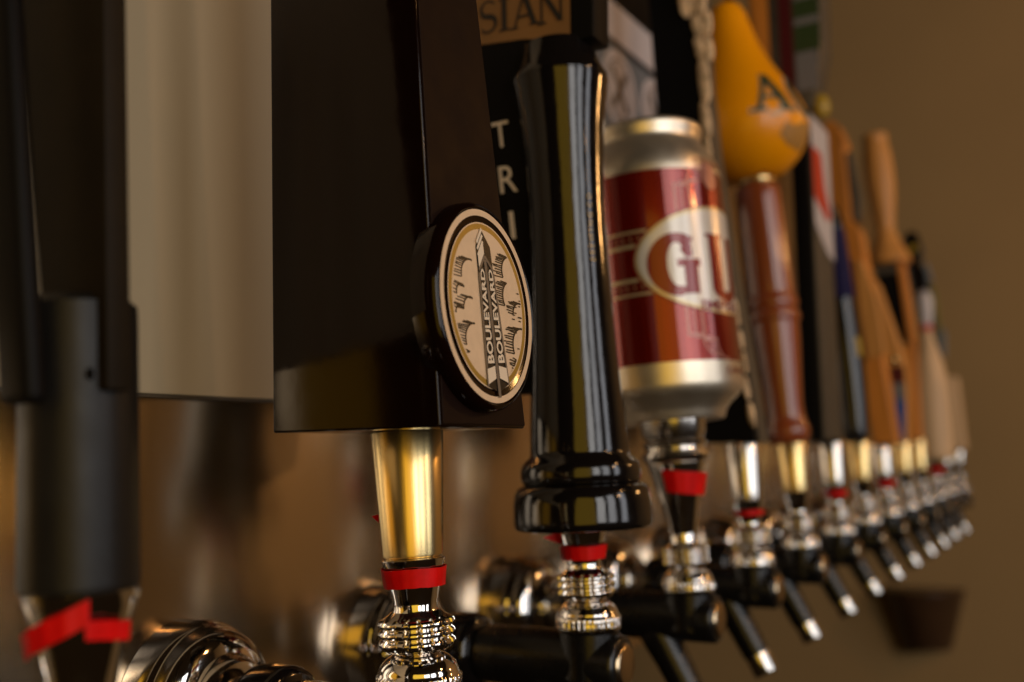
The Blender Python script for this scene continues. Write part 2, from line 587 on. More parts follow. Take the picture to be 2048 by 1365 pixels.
DY = [0, 0, 0, 0.001, 0.0034, 0.0042, 0.0042, 0.0055, 0.006, 0.0062, 0.006, 0.006, 0.006, 0.005]   # small hand-set unevenness of the row
GRP = 'beer taps in a row along the steel backsplash'
def faucet(k, label, lever, tilt, ferrule=None, z_top=0.0735, neck_z=0.0395, neck_r=0.0097, name='beer_tap', spout=True):
    t = thing('beer_tap', label, 'beer tap', (T0 + S * k, LY + DY[k], ZD), GRP)
    rot = -tilt
    part('flange', 'flange', flange_bm, 'chrome', t)
    part('shank', 'shank', shank_bm, 'chrome_soft', t)
    part('coupling_nut', 'nut', nut_bm, 'black_gloss', t)
    b = part('faucet_body', 'barrel', barrel_bm, 'faucet_black', t)
    part('bonnet_stub', 'stub', stub_bm, 'faucet_black', b)
    part('end_cap', 'cap', cap_bm, 'cap_metal', b)
    s_ = part('spout', 'spout', spout_bm, 'faucet_black', t)
    part('spout_tip', 'tip', tip_bm, 'chrome_soft', s_)
    part('bonnet', 'dome', dome_bm, 'chrome', t, rot * 0.3)
    part('knurled_collar', 'knurl', knurl_bm, 'chrome', t, rot)
    part('lever_neck', 'neck_%g_%g' % (neck_z, neck_r), neck_bm(neck_z, neck_r), 'chrome', t, rot)
    if ferrule:
        part('ferrule', 'fer_%s_%g_%g' % (ferrule, neck_z, z_top), ferrule_bm(neck_z + 0.0002, z_top), ferrule, t, rot)
    return t

# ---- tap 0: grey satin cylinder with dark plate
t = faucet(0, 'nearest tap, grey cylindrical handle with torn red tape, at the left edge', None, 0.05, neck_z=0.0445, neck_r=0.0114)
h = finish('handle', xform(lathe_bm([(0, 0.0444), (0.0112, 0.0444), (0.0118, 0.0450), (0.0119, 0.0460), (0.0119, 0.100), (0.0118, 0.1035), (0.0100, 0.1052), (0, 0.1055)], 72),
    Matrix.Translation((0, 0.0010, 0))), 'grey_satin', t, rot=-0.045)
finish('screw', xform(lathe_bm([(0, 0), (0.0012, 0), (0.0012, 0.0008), (0, 0.0008)], 20),
    Matrix.Translation((0.0119 * math.sin(R(-28)), 0.0010 - 0.0119 * math.cos(R(-28)), 0.0880)) @ Matrix.Rotation(R(28), 4, 'Z') @ Matrix.Rotation(R(90), 4, 'X')), 'black_matte', h)
finish('back_plate', hexa([(-0.004, -0.0095, 0.085), (0.002, -0.0095, 0.085), (0.002, 0.0100, 0.085), (-0.004, 0.0100, 0.085)],
    [(-0.004, -0.0005, 0.26), (0.002, -0.0005, 0.26), (0.002, 0.0370, 0.26), (-0.004, 0.0370, 0.26)], 0.0008), 'dark_plate', t)
finish('side_rod', hexa([(-0.0190, -0.0063, 0.082), (-0.0142, -0.0063, 0.082), (-0.0142, 0.0043, 0.082), (-0.0190, 0.0043, 0.082)],
    [(-0.0190, 0.0190, 0.26), (-0.0142, 0.0190, 0.26), (-0.0142, 0.0300, 0.26), (-0.0190, 0.0300, 0.26)], 0.002, 3), 'black_matte', t)
tape(t, 0.0350, 0.0400, 0.0100, 0.0108, tilt=0.0, rot=-0.05, ang=(158, 240), skew=0.0065)
tape(t, 0.0347, 0.0386, 0.0101, 0.0108, tilt=0.0, rot=-0.05, ang=(236, 286), skew=-0.0015)

# ---- tap 1: black box handle with oval medallion
t = faucet(1, 'tap with black box handle carrying an oval smokestack medallion, gold ferrule', None, 0.05, ferrule='gold', z_top=0.0783)
ox, oy, oz = T0 + S, LY, ZD
def loc(x, y, z):
    return (x - ox, y - oy, z - oz)
zb, zt = 1.3072, 1.52
k_ = (zt - 1.307) / (1.431 - 1.307)
def ext(a, b):
    return a + (b - a) * k_
bx0, bx1, by0, by1 = 0.2265, 0.2735, 0.1553, 0.2168
tx0, tx1, ty0, ty1 = 0.2265, ext(0.2735, 0.2626), ext(0.1553, 0.1622), ext(0.2168, 0.2188)
h = finish('handle', hexa([loc(bx0, by0, zb), loc(bx1, by0, zb), loc(bx1, by1, zb), loc(bx0, by1, zb)],
    [loc(tx0, ty0, zt), loc(tx1, ty0, zt), loc(tx1, ty1, zt), loc(tx0, ty1, zt)], 0.0007, 3), 'black_lacquer', t)
e_ = 0.0009
finish('front_plate', hexa([loc(bx0 + e_, by0 - 0.0006, zb + e_), loc(bx1 - e_, by0 - 0.0006, zb + e_), loc(bx1 - e_, by0 + 0.0004, zb + e_), loc(bx0 + e_, by0 + 0.0004, zb + e_)],
    [loc(tx0 + e_, ty0 - 0.0006, zt - e_), loc(tx1 - e_, ty0 - 0.0006, zt - e_), loc(tx1 - e_, ty0 + 0.0004, zt - e_), loc(tx0 + e_, ty0 + 0.0004, zt - e_)], 0.0002), 'black_plain', t, smooth=False)
tape(t, 0.0310, 0.0366, 0.0083, 0.0092, rot=-0.05)
# corner of tape sticking out behind the ferrule
bm = bmesh.new()
vv = [bm.verts.new(p) for p in ((-0.002, 0.0112, 0.0530), (-0.0005, 0.0112, 0.0475), (-0.0060, 0.0128, 0.0520), (-0.002, 0.0115, 0.0530), (-0.0005, 0.0115, 0.0475), (-0.0060, 0.0131, 0.0520))]
for f in ((0, 1, 2), (5, 4, 3), (0, 3, 4, 1), (1, 4, 5, 2), (2, 5, 3, 0)):
    bm.faces.new([vv[i] for i in f])
finish('red_tape', bm, 'red_tape', t, smooth=False)
# medallion, standing on the front face
md_c = Vector(loc(0.2475, 0.1565, 1.3425))
MDM = Matrix.Translation(md_c) @ Matrix.Rotation(R(-3.2), 4, 'X') @ Matrix.Rotation(R(-5), 4, 'Y')
def ell_lathe(prof, a, b, n=96):
    bm = bmesh.new()
    rings = []
    for (off, y) in prof:
        if off is None:
            rings.append([bm.verts.new((0, y, 0))])
            continue
        rings.append([bm.verts.new(((a + off) * math.cos(2 * PI * i / n), y, (b + off) * math.sin(2 * PI * i / n))) for i in range(n)])
    for p, q in zip(rings[:-1], rings[1:]):
        for i in range(n):
            j = (i + 1) % n
            if len(p) == 1:
                bm.faces.new((p[0], q[i], q[j]))
            elif len(q) == 1:
                bm.faces.new((p[i], p[j], q[0]))
            else:
                bm.faces.new((p[i], p[j], q[j], q[i]))
    bmesh.ops.recalc_face_normals(bm, faces=bm.faces)
    return bm
A_, B_ = 0.0254, 0.0289
mbm = ell_lathe([(None, 0.004), (0.0016, 0.004), (0.0022, 0.001), (0.0023, -0.0012), (0.0020, -0.0034), (0.0012, -0.0046), (0.0004, -0.0050), (0.0001, -0.0047), (-0.0004, -0.0045), (None, -0.0045)], A_, B_)
med = finish('medallion', xform(mbm, MDM), 'black_lacquer', t, angle=40, label='oval medallion with cream ring and smokestack drawing')
def mfn(u, v, h):
    return MDM @ Vector((u, -0.0046 - h, v))
prints('cream_ring', ring_polys(0, 0, A_ - 0.0002, B_ - 0.0002, A_ - 0.0021, B_ - 0.0021, 96), mfn, 'cream', med, step=0)
prints('gold_ring', ring_polys(0, 0, A_ - 0.0044, B_ - 0.0045, A_ - 0.0060, B_ - 0.0062, 96), mfn, 'gold_paint', med, step=0)
prints('gold_edge', ring_polys(0, 0, A_ - 0.0040, B_ - 0.0041, A_ - 0.00442, B_ - 0.0045, 96), mfn, 'cream', med, step=0)
prints('cream_field', [ell(0, 0, A_ - 0.0060, B_ - 0.0062, 96)], mfn, 'cream', med)
# drawing: smokestack with lettering, clouds of hatching
w0, w1, zt0, zb0 = 0.0040, 0.0058, 0.0196, -0.0236
tower_black = [[(-w1, zb0), (0.0, zb0 - 0.002), (w1, zb0), (w0, zt0 - 0.002), (0.0, zt0 + 0.003), (-w0, zt0 - 0.002)]]
tk = prints('smokestack', tower_black, mfn, 'ink', med, 0.00030)
gl = []
for s_ in (-1, 1):
    gl.append(line((s_ * w1, zb0), (s_ * w0, zt0 - 0.010), 0.0009))
gl.append(line((0, zb0 - 0.0035), (0, zt0 - 0.006), 0.0014))
gl.append(line((0, zt0 - 0.005), (-w0, zt0 - 0.0092), 0.0009))
gl.append(line((0, zt0 - 0.005), (w0, zt0 - 0.0092), 0.0009))
prints('smokestack_edge', gl, mfn, 'grey_ink', med, 0.00050)
cap = [[(-w0 + 0.0002, zt0 - 0.0085), (-0.0002, zt0 - 0.0042), (-0.0002, zt0 - 0.0008), (-w0 + 0.0002, zt0 - 0.0052)]]
for q in range(3):
    z_ = zt0 - 0.0042 + q * 0.0019
    cap.append(line((-w0 + 0.0002, z_ - 0.0008), (-0.0003, z_ + 0.0042 - 0.0006), 0.0009))
prints('smokestack_cap', cap, mfn, 'white_print', med, 0.00055)
prints('smokestack_base', [[(-w1 * 0.97, zb0 + 0.0006), (-0.0010, zb0 + 0.0021), (-0.0010, zb0 + 0.0058), (-w1 * 0.92, zb0 + 0.0050)],
                  [(w1 * 0.97, zb0 + 0.0006), (0.0010, zb0 + 0.0021), (0.0010, zb0 + 0.0058), (w1 * 0.92, zb0 + 0.0050)]], mfn, 'white_print', med, 0.00052)
for sgn in (-1, 1):
    tp = text_polys('BOULEVARD', 1.0, 1.0, 0, 0, bold=0.03)
    lp = []
    for pl in tp:
        q = []
        for (x, y) in pl:
            zz = zb0 + 0.0066 + x * 0.0278
            frac = (zz - zb0) / (zt0 - 0.008 - zb0)
            hw = w1 + (w0 - w1) * frac
            inner, outer = 0.0011, hw - 0.0007
            uu = outer + (inner - outer) * y if sgn > 0 else inner + (outer - inner) * y
            q.append((sgn * uu, zz))
        lp.append(q)
    prints('lettering', lp, mfn, 'white_print', med, 0.00055, step=0)
rng = random.Random(3)
clouds = []
def hatch(cx, cz, r, a0, a1, n, ln, sgn=1):
    cx, cz, r, ln = cx * 1.12 + (0.0012 if cx > 0 else -0.0004), cz * 1.12 + 0.001, r * 1.35, ln * 1.35
    n = int(n * 1.45)
    for i in range(n):
        a = R(a0 + (a1 - a0) * i / max(1, n - 1))
        p = (cx + r * math.cos(a), cz + r * math.sin(a))
        l_ = ln * rng.uniform(0.55, 1.15)
        clouds.append(line(p, (p[0] + sgn * -l_, p[1] + 0.0006 + rng.uniform(-0.0002, 0.0002)), 0.00036))
    for i in range(n + 2):
        a = R(a0 + (a1 - a0) * i / (n + 2))
        b = R(a0 + (a1 - a0) * (i + 1) / (n + 2))
        clouds.append(line((cx + r * math.cos(a), cz + r * math.sin(a)), (cx + r * math.cos(b), cz + r * math.sin(b)), 0.00060))
hatch(-0.0072, 0.0066, 0.0036, 70, 185, 9, 0.0042)
hatch(-0.0125, 0.0022, 0.0018, 40, 190, 5, 0.0022)
hatch(-0.0090, -0.0020, 0.0026, 60, 180, 6, 0.0034)
hatch(-0.0140, -0.0030, 0.0016, 30, 180, 4, 0.0018)
hatch(-0.0085, -0.0100, 0.0036, 80, 195, 9, 0.0042)
hatch(-0.0120, -0.0155, 0.0022, 80, 200, 6, 0.0028)
hatch(-0.0090, -0.0215, 0.0016, 80, 200, 5, 0.0024)
hatch(0.0118, 0.0085, 0.0036, 80, 200, 11, 0.0040)
hatch(0.0108, 0.0015, 0.0036, 110, 210, 9, 0.0036)
hatch(0.0145, -0.0035, 0.0030, 70, 170, 7, 0.0030)
hatch(0.0140, -0.0120, 0.0042, 75, 200, 11, 0.0042)
hatch(0.0110, -0.0175, 0.0020, 120, 220, 5, 0.0022)
for i in range(26):
    u, v = rng.uniform(0.0094, 0.0180), rng.uniform(-0.0215, 0.0060)
    if (u / 0.0190) ** 2 + (v / 0.0222) ** 2 < 0.92:
        clouds.append(line((u, v), (u + rng.uniform(0.0008, 0.0022), v - 0.0002), 0.00032))
def clip(c):
    a_, b_ = A_ - 0.0066, B_ - 0.0068
    out = []
    for u, v in c:
        q = math.hypot(u / a_, v / b_)
        if q > 1:
            u, v = u / q, v
            lim = a_ * math.sqrt(max(0, 1 - (v / b_) ** 2))
            u = max(-lim, min(lim, u))
        out.append((u, v))
    us = [p[0] for p in out]
    return out if max(us) - min(us) > 0.0003 else None
clouds = [c for c in (clip(c) for c in clouds) if c]
prints('cloud_hatching', clouds, mfn, 'ink', med, 0.00018, step=0.0000008)

# ---- tap 2: black turned column with lettered board
t = faucet(2, 'tap with tall black glossy turned handle on a flared base, SIAN label on top', None, 0.045, neck_z=0.0400, neck_r=0.0100)
prof = [(0, 0.0396), (0.0262, 0.0396), (0.0276, 0.0402), (0.0282, 0.0416), (0.0282, 0.0440), (0.0280, 0.0500), (0.0274, 0.0540), (0.0262, 0.0562), (0.0243, 0.0572)]
prof += [(0.0226 + 0.0020 * math.cos(R(a)), 0.0618 + 0.0046 * math.sin(R(a))) for a in range(-80, 81, 16)]
prof += [(0.0224, 0.0672), (0.0208, 0.0684)] + smooth_prof([(0.0202, 0.0700), (0.0198, 0.080), (0.0178, 0.115), (0.0165, 0.155), (0.0164, 0.175), (0.0177, 0.205), (0.0200, 0.2235), (0.0206, 0.2265)], 6)
prof += [(0.0204, 0.2285), (0.0192, 0.2308), (0.0174, 0.2345), (0.0160, 0.2390), (0.0152, 0.2425), (0, 0.2430)]
h = finish('handle', lathe_bm(prof, 96), 'black_gloss', t, rot=-0.028, angle=50)
xs = -0.0075
bd = finish('letter_board', slab_yz([(0.004, 0.095), (0.040, 0.095), (0.058, 0.23), (0.058, 0.36), (-0.0165, 0.36), (-0.0135, 0.2405), (0.004, 0.2405)], xs, 0.0085, 0.0012), 'black_matte', t)
def bfn(u, v, h):        # u grows towards the guests (image right)
    return (xs - h, -u, v)
def tri_text(ch, yc, zc, w, hgt, shear=-0.12):
    out = []
    for pl in text_polys(ch, w, hgt, -w / 2, -hgt / 2):
        out.append([(-yc + u - shear * 0 + v * -0.10, zc + v + u * 0.0) for u, v in pl])
    return out
lt = tri_text('T', 0.0318, 0.2070, 0.0085, 0.0115) + tri_text('R', 0.0286, 0.1868, 0.0085, 0.0120) + tri_text('I', 0.0270, 0.1665, 0.0022, 0.0120)
prints('lettering', lt, bfn, 'white_print', bd, 0.0002, step=0)
# orange label with serif letters
lab = prints('label', [[(-0.060, 0.2500), (-0.040, 0.2492), (-0.020, 0.2470), (-0.008, 0.2445), (0.0030, 0.2415), (0.0034, 0.2690), (-0.060, 0.2740)]], bfn, 'label_orange', bd, 0.0002)
def serif(ch, x, y, w, hh, th=0.0020, tn=0.0008, sr=0.0008):
    def st(x0, x1, t_):      # leaning stem from (x0,0) to (x1,1)
        return [(x + x0 * w - t_ / 2, y), (x + x0 * w + t_ / 2, y), (x + x1 * w + t_ / 2, y + hh), (x + x1 * w - t_ / 2, y + hh)]
    def sf(xc, yy, l_):
        return rect(x + xc * w - l_ / 2, x + xc * w + l_ / 2, yy, yy + sr)
    P = []
    if ch == 'I':
        P = [st(.5, .5, th), sf(.5, y, th * 2.2), sf(.5, y + hh - sr, th * 2.2)]
    elif ch == 'A':
        P = [st(.08, .5, tn), st(.92, .5, th), rect(x + .25 * w, x + .75 * w, y + hh * .30, y + hh * .30 + tn), sf(.08, y, th * 1.6), sf(.92, y, th * 2.0)]
    elif ch == 'N':
        P = [st(.08, .08, tn), st(.92, .92, tn), st(.90, .10, th), sf(.08, y, th * 1.7), sf(.06, y + hh - sr, th * 1.7), sf(.92, y + hh - sr, th * 1.7)]
    elif ch == 'S':
        n = 22
        pts = []
        for i in range(n + 1):
            t_ = i / n
            if t_ < .5:
                a = R(30 + 240 * (t_ * 2))
                pts.append((x + w * .5 + w * .42 * math.cos(a), y + hh * .735 + hh * .245 * math.sin(a)))
            else:
                a = R(90 - 240 * ((t_ - .5) * 2))
                pts.append((x + w * .5 + w * .46 * math.cos(a), y + hh * .265 + hh * .245 * math.sin(a)))
        for i in range(n):
            wgt = tn + (th - tn) * math.exp(-((i / n - .5) / .20) ** 2)
            P.append(line(pts[i], pts[i + 1], wgt))
    elif ch == 'C':
        n = 20
        pts = [(x + w * .52 + w * .46 * math.cos(R(45 + 270 * i / n)), y + hh * .5 + hh * .5 * math.sin(R(45 + 270 * i / n))) for i in range(n + 1)]
        for i in range(n):
            wgt = tn + (th - tn) * math.exp(-((i / n - .5) / .22) ** 2)
            P.append(line(pts[i], pts[i + 1], wgt))
        P.append(rect(x + .80 * w, x + .80 * w + tn * 1.3, y + hh * .68, y + hh * .98))
    return P
lt = []
xx = -0.0410
base = lambda x: 0.2535 - (x + 0.041) * 0.09
for ch, w in (('S', 0.0085), ('I', 0.0048), ('A', 0.0120), ('N', 0.0110)):
    lt += serif(ch, xx, base(xx), w, 0.0150, 0.0024, 0.0010, 0.0009)
    xx += w + 0.0016
prints('label_lettering', lt, bfn, 'ink', bd, 0.0004)
# tiny gold line of lettering running up the column
def colfn(u, v, h):
    rr = 0.0171 + max(0, (0.155 - v)) * 0.05 + h + 0.0003
    a = R(-118) + u / 0.016
    return (rr * math.cos(a), rr * math.sin(a), v)
tp = text_polys('B R E W I N G  C O', 1, 1, 0, 0)
gl = [[(0.0 - y * 0.0018, 0.146 + x * 0.028) for x, y in pl] for pl in tp]
prints('gold_lettering', gl, colfn, 'gold_paint', h, 0.0003, step=0)
tape(t, 0.0275, 0.0330, 0.0078, 0.0088, rot=-0.045)
bm = bmesh.new()
vv = [bm.verts.new(p) for p in ((-0.0022, 0.0100, 0.0385), (-0.0022, 0.0100, 0.0330), (-0.0080, 0.0150, 0.0362), (-0.0022, 0.0104, 0.0385), (-0.0022, 0.0104, 0.0330), (-0.0080, 0.0154, 0.0362))]
for f in ((0, 1, 2), (5, 4, 3), (0, 3, 4, 1), (1, 4, 5, 2), (2, 5, 3, 0)):
    bm.faces.new([vv[i] for i in f])
finish('red_tape', bm, 'red_tape', t, smooth=False)

# ---- tap 3: beer can
t = faucet(3, 'tap whose handle is a red and silver beer can lettered GU', None, 0.065, neck_z=0.0640, neck_r=0.0152)
tl = 0.065
part('neck_stem', 'canstem', lambda: lathe_bm([(0, 0.0638), (0.0150, 0.0638), (0.0170, 0.0652), (0.0178, 0.0672), (0.0172, 0.0690), (0.0152, 0.0700), (0.0150, 0.0712), (0.0160, 0.0722), (0.0163, 0.0736), (0.0156, 0.0748), (0.0148, 0.0756), (0.0165, 0.0790), (0.0174, 0.0868), (0, 0.0868)], 72), 'chrome_soft', t, -tl)
CR = 0.0376
cz0, cz1 = 0.0850, 0.2370
cp = [(0, cz0), (0.0240, cz0), (0.0262, cz0 - 0.0006), (0.0272, cz0 + 0.0008), (0.0276, cz0 + 0.0030), (0.0300, cz0 + 0.0066), (0.0342, cz0 + 0.0100), (0.0366, cz0 + 0.0128), (CR, cz0 + 0.0165),
      (CR, cz1 - 0.0280), (CR - 0.0006, cz1 - 0.0240), (CR - 0.0030, cz1 - 0.0180), (0.0312, cz1 - 0.0125), (0.0297, cz1 - 0.0100), (0.0293, cz1 - 0.0085), (0.0296, cz1 - 0.0060), (0.0303, cz1 - 0.0045),
      (0.0306, cz1 - 0.0022), (0.0302, cz1 - 0.0005), (0.0294, cz1), (0.0284, cz1 - 0.0008), (0.0270, cz1 - 0.0060), (0, cz1 - 0.0060)]
h = finish('handle', lathe_bm(cp, 128), 'can_silver', t, rot=-tl, angle=45, label='beer can with crimson wrap')
ANG0 = PI + R(17.0)      # side of the can that faces along the row
def cfn(u, v, h):     # u in degrees towards the guests, v local z
    a = ANG0 + R(u)
    return ((CR + h) * math.cos(a), (CR + h) * math.sin(a), v)
vb, vt = cz0 + 0.0262, cz1 - 0.0300
prints('crimson_wrap', [rect(-160, 160, vb, vt)], cfn, 'can_red', h, 0.00008, cell=5)
vc = (vb + vt) / 2 + 0.002
oc = 66
gs = []
for z_, w_ in ((vc + 0.0155, 0.0012), (vc + 0.0085, 0.0019), (vc - 0.0085, 0.0019), (vc - 0.0155, 0.0012)):
    gs.append(rect(-150, oc - 58, z_ - w_ / 2, z_ + w_ / 2))
for z_ in (vc + 0.0120, vc - 0.0120):
    for i in range(18):
        gs.append(ell(-100 + i * 6.2, z_, 0.95, 0.00060, 8))
prints('gold_stripes', gs, cfn, 'can_gold', h, 0.00014, cell=5, step=0.000001)
# scrolled corner panels above and below the oval
sc_ = []
def scroll(sgn, dz, wd, dA, m):
    P = []
    zo = vc + sgn * (0.0300 + dz)
    zmid = vc + sgn * (0.0375 + dz * 0.6)
    zend = (vt if sgn > 0 else vb) - sgn * 0.0015
    uL = oc - 44 + dA
    P.append(rect(uL, uL + wd * 12, min(vc, zmid), max(vc, zmid)))
    P.append(rect(uL, uL + 13, zmid - 0.00075 * (wd / .2), zmid + 0.00075 * (wd / .2)))
    pts = [(uL + 12 + 11 * (1 - math.cos(R(a))), zmid + sgn * 0.010 * math.sin(R(a))) for a in range(0, 91, 15)]
    for p, q in zip(pts[:-1], pts[1:]):
        d = (0.7 * wd / .2)
        P.append([(p[0] - d, p[1]), (p[0] + d, p[1] - sgn * 0.0006), (q[0] + d, q[1] - sgn * 0.0006), (q[0] - d, q[1])])
    P.append(rect(pts[-1][0] - 1.2, pts[-1][0] + 1.2, min(pts[-1][1], zend), max(pts[-1][1], zend)))
    return P
for sgn in (1, -1):
    for i, (dz, dA) in enumerate(((0, 0), (0.002, 6), (0.004, 12))):
        sc_ += scroll(sgn, dz, 0.2 if i != 1 else 0.12, dA, None)
prints('scroll_print', sc_, cfn, 'can_pink', h, 0.00016, cell=6, step=0.0000008)
prints('crest_print', [ell(oc - 8, vc + 0.0425, 9, 0.0065, 24)], cfn, 'can_pink', h, 0.00022, cell=6)
prints('crest_mark', [line((oc - 13, vc + 0.045), (oc - 3, vc + 0.040), 0.0024)], cfn, 'can_red_print', h, 0.00026)
# oval
OA, OB = 76, 0.0262
prints('oval_outline', [ell(oc, vc, OA + 3.5, OB + 0.0020, 80)], cfn, 'can_red_print', h, 0.00028, cell=4)  # printed crimson outline around the oval
prints('oval_rim', [ell(oc, vc, OA + 1.6, OB + 0.0010, 80)], cfn, 'can_gold', h, 0.00030, cell=4)
prints('oval_field', [ell(oc, vc, OA - 1.0, OB - 0.0006, 80)], cfn, 'can_white', h, 0.00033, cell=4)
# crimson lettering: G fills the left tip of the oval, then U and the next stem
LET = []
gx, gw = oc - 70.0, 44.0
def ring_seg(cx, cz, a, b, a2, b2, d0, d1, n=24):
    return ring_polys(cx, cz, a, b, a2, b2, n, R(d0), R(d1))
LET += ring_seg(gx + 27, vc - 0.0005, 27, 0.0192, 9, 0.0132, 50, 278)
LET.append([(gx + 30, vc + 0.0085), (gx + 44, vc + 0.0170), (gx + 41, vc + 0.0130), (gx + 42, vc + 0.0040), (gx + 36, vc + 0.0030)][::-1])
LET.append(rect(gx + 27, gx + 49, vc - 0.0020, vc + 0.0025))
LET.append(rect(gx + 33, gx + 46, vc - 0.0185, vc - 0.0018))
LET.append([(gx + 24, vc - 0.0185), (gx + 34, vc - 0.0185), (gx + 34, vc - 0.0140), (gx + 26, vc - 0.0140)])
prints('lettering', [[(gx + 1 + (u - gx) * 0.84, vc - 0.0022 + (v - vc) * 0.82) for u, v in pl] for pl in LET], cfn, 'can_red_print', h, 0.00038, cell=4, step=0.0000008)
LET = []
ux = gx + 50.0
LET.append(rect(ux + 2, ux + 15, vc - 0.0130, vc + 0.0180))
LET.append(rect(ux + 25, ux + 36, vc - 0.0130, vc + 0.0180))
LET.append(rect(ux - 1, ux + 18, vc + 0.0165, vc + 0.0185))
LET += ring_seg(ux + 19, vc - 0.0130, 17, 0.0075, 4.5, 0.0020, 180, 360, 16)
bx_ = ux + 40
LET.append(rect(bx_, bx_ + 10, vc - 0.0205, vc + 0.0185))
LET += ring_seg(bx_ + 10, vc + 0.0085, 10, 0.0100, 3, 0.0050, -90, 90, 12) + ring_seg(bx_ + 10, vc - 0.0100, 11, 0.0105, 3, 0.0055, -90, 90, 12)
prints('lettering', [[(u, vc - 0.0030 + (v - vc) * 0.86) for u, v in pl] for pl in LET], cfn, 'can_red_print', h, 0.00038, cell=4, step=0.0000008)
tp = text_polys('IMPERIAL', 66, 0.0052, oc - 30, vc - 0.0256, bold=0.03)
prints('small_lettering', tp, cfn, 'can_red_print', h, 0.00040, cell=4, step=0)
for (bdy, w_, u_, v_, hh) in (('ORIGINAL', 46, oc - 24, cz1 - 0.0275, 0.0034), ('CANNED', 40, oc - 12, cz0 + 0.0195, 0.0034)):
    prints('small_lettering', text_polys(bdy, w_, hh, u_, v_), offset_fn(cfn, -0.0006 if v_ > 0.2 else 0.0), 'can_red_print', h, 0.00075 if v_ > 0.2 else 0.0003, cell=4, step=0)
tape(t, 0.0480, 0.0590, 0.0113, 0.0140, rot=-tl, tilt=0.0005, ang=(170, 298), skew=-0.003)

# ---- tap 4: black slab with pale chipped-stone edge
t = faucet(4, 'tap with black slab handle edged by pale chipped stone, beside the beer can', None, 0.045, ferrule='chrome_soft', z_top=0.0735)
front = [(-0.0085, 0.0735), (0.0000, 0.150), (0.0075, 0.205), (0.0125, 0.256), (0.0155, 0.300), (0.0165, 0.42)]
pts = front + [(0.052, 0.42), (0.044, 0.24), (0.026, 0.0735)]
h = finish('handle', slab_yz(pts, -0.0105, 0.012, 0.0008), 'black_matte', t, smooth=False)
finish('front_strip', slab_yz([(y, z) for y, z in front] + [(y - 0.0014, z) for y, z in front][::-1], -0.006, 0.0118, 0.0003), 'dark_grey', t, smooth=False)
rc = random.Random(11)
def front_y(z):
    for (y0, z0), (y1, z1) in zip(front[:-1], front[1:]):
        if z0 <= z <= z1:
            return y0 + (y1 - y0) * (z - z0) / (z1 - z0)
    return front[-1][0]
def chip(y, z, ly, lz, lx, ang):
    bm = bmesh.new()
    bmesh.ops.create_icosphere(bm, subdivisions=2, radius=1)
    for v in bm.verts:
        c = v.co
        f = max(abs(c.x), abs(c.y), abs(c.z))
        c *= 0.55 + 0.45 / f
        c *= 1 + rc.uniform(-0.14, 0.14)
    M = Matrix.Translation((-0.0105, y, z)) @ Matrix.Rotation(ang, 4, 'X') @ Matrix.Diagonal((lx, ly, lz, 1))
    return finish('stone_chip', xform(bm, M), 'stone_chip', h, angle=25)
z = 0.082
while z < 0.262:
    lz = rc.uniform(0.0060, 0.0105)
    chip(front_y(z + lz) + rc.uniform(-0.0006, 0.0010), z + lz, rc.uniform(0.0013, 0.0021), lz, 0.0020, math.atan2(-0.11, 1) + rc.uniform(-.06, .06))
    z += 2 * lz + rc.uniform(-0.0008, 0.0010)
while z < 0.41:
    lz = rc.uniform(0.008, 0.016)
    wob = 0.003 * math.sin(z * 55)
    for c in range(1 if z < 0.29 else 2 if z < 0.33 else 3):
        chip(front_y(z + lz) - 0.002 + wob + c * 0.0052 + rc.uniform(-0.001, 0.001), z + lz + rc.uniform(-0.003, 0.003), rc.uniform(0.0026, 0.0038), lz, rc.uniform(0.0022, 0.0045), rc.uniform(-.22, .10))
    z += 1.75 * lz
tape(t, 0.0300, 0.0330, 0.0079, 0.0084, rot=-0.045)

# ---- tap 5: yellow pear on a red turned handle
t = faucet(5, 'tap with glossy yellow pear knob on a red turned wooden handle, gold ferrule', None, 0.05, ferrule='gold', z_top=0.0735)
pr = [(0, 0.0733), (0.0128, 0.0733)] + smooth_prof([(0.0138, 0.0745), (0.0150, 0.0790), (0.0152, 0.0830), (0.0132, 0.0910), (0.0126, 0.1050), (0.0132, 0.140), (0.0136, 0.158), (0.0140, 0.1595)], 4)
pr += [(0.0148, 0.1610), (0.0150, 0.1640), (0.0144, 0.1665), (0.0136, 0.1680), (0.0136, 0.1695), (0.0146, 0.1715), (0.0149, 0.1745), (0.0142, 0.1775), (0.0135, 0.1790)]
pr += smooth_prof([(0.0136, 0.1810), (0.0134, 0.200), (0.0130, 0.240), (0.0126, 0.2575), (0.0112, 0.2610), (0.0085, 0.2630)], 4) + [(0, 0.2632)]
pr = [(r * (1.05 if z < 0.10 else 1.05 + min(1, (z - 0.10) / 0.05) * 0.24), z) for r, z in pr]
tl5 = 0.072
h = finish('handle', lathe_bm(pr, 72), 'red_wood', t, rot=-tl5)
finish('gold_ring', lathe_bm([(0, 0.2625), (0.0118, 0.2625), (0.0132, 0.2640), (0.0132, 0.2660), (0.0118, 0.2675), (0, 0.2675)], 48), 'gold', t, rot=-tl5)
pz = 0.2665
pp = smooth_prof([(0.0001, 0), (0.0150, 0.0008), (0.0262, 0.0070), (0.0345, 0.0165), (0.0392, 0.0290), (0.0398, 0.0400), (0.0372, 0.0520), (0.0318, 0.0680), (0.0252, 0.0860), (0.0198, 0.1030), (0.0162, 0.1200), (0.0140, 0.1310), (0.0110, 0.1375), (0.0060, 0.1410), (0.0001, 0.1420)], 5)
PM = Matrix.Rotation(-tl5, 4, 'X') @ Matrix.Translation((0, 0, pz)) @ Matrix.Rotation(-0.055, 4, 'X')
pp = [(r * (1 + 0.11 * math.exp(-((z - 0.045) / 0.04) ** 2)), z) for r, z in pp]
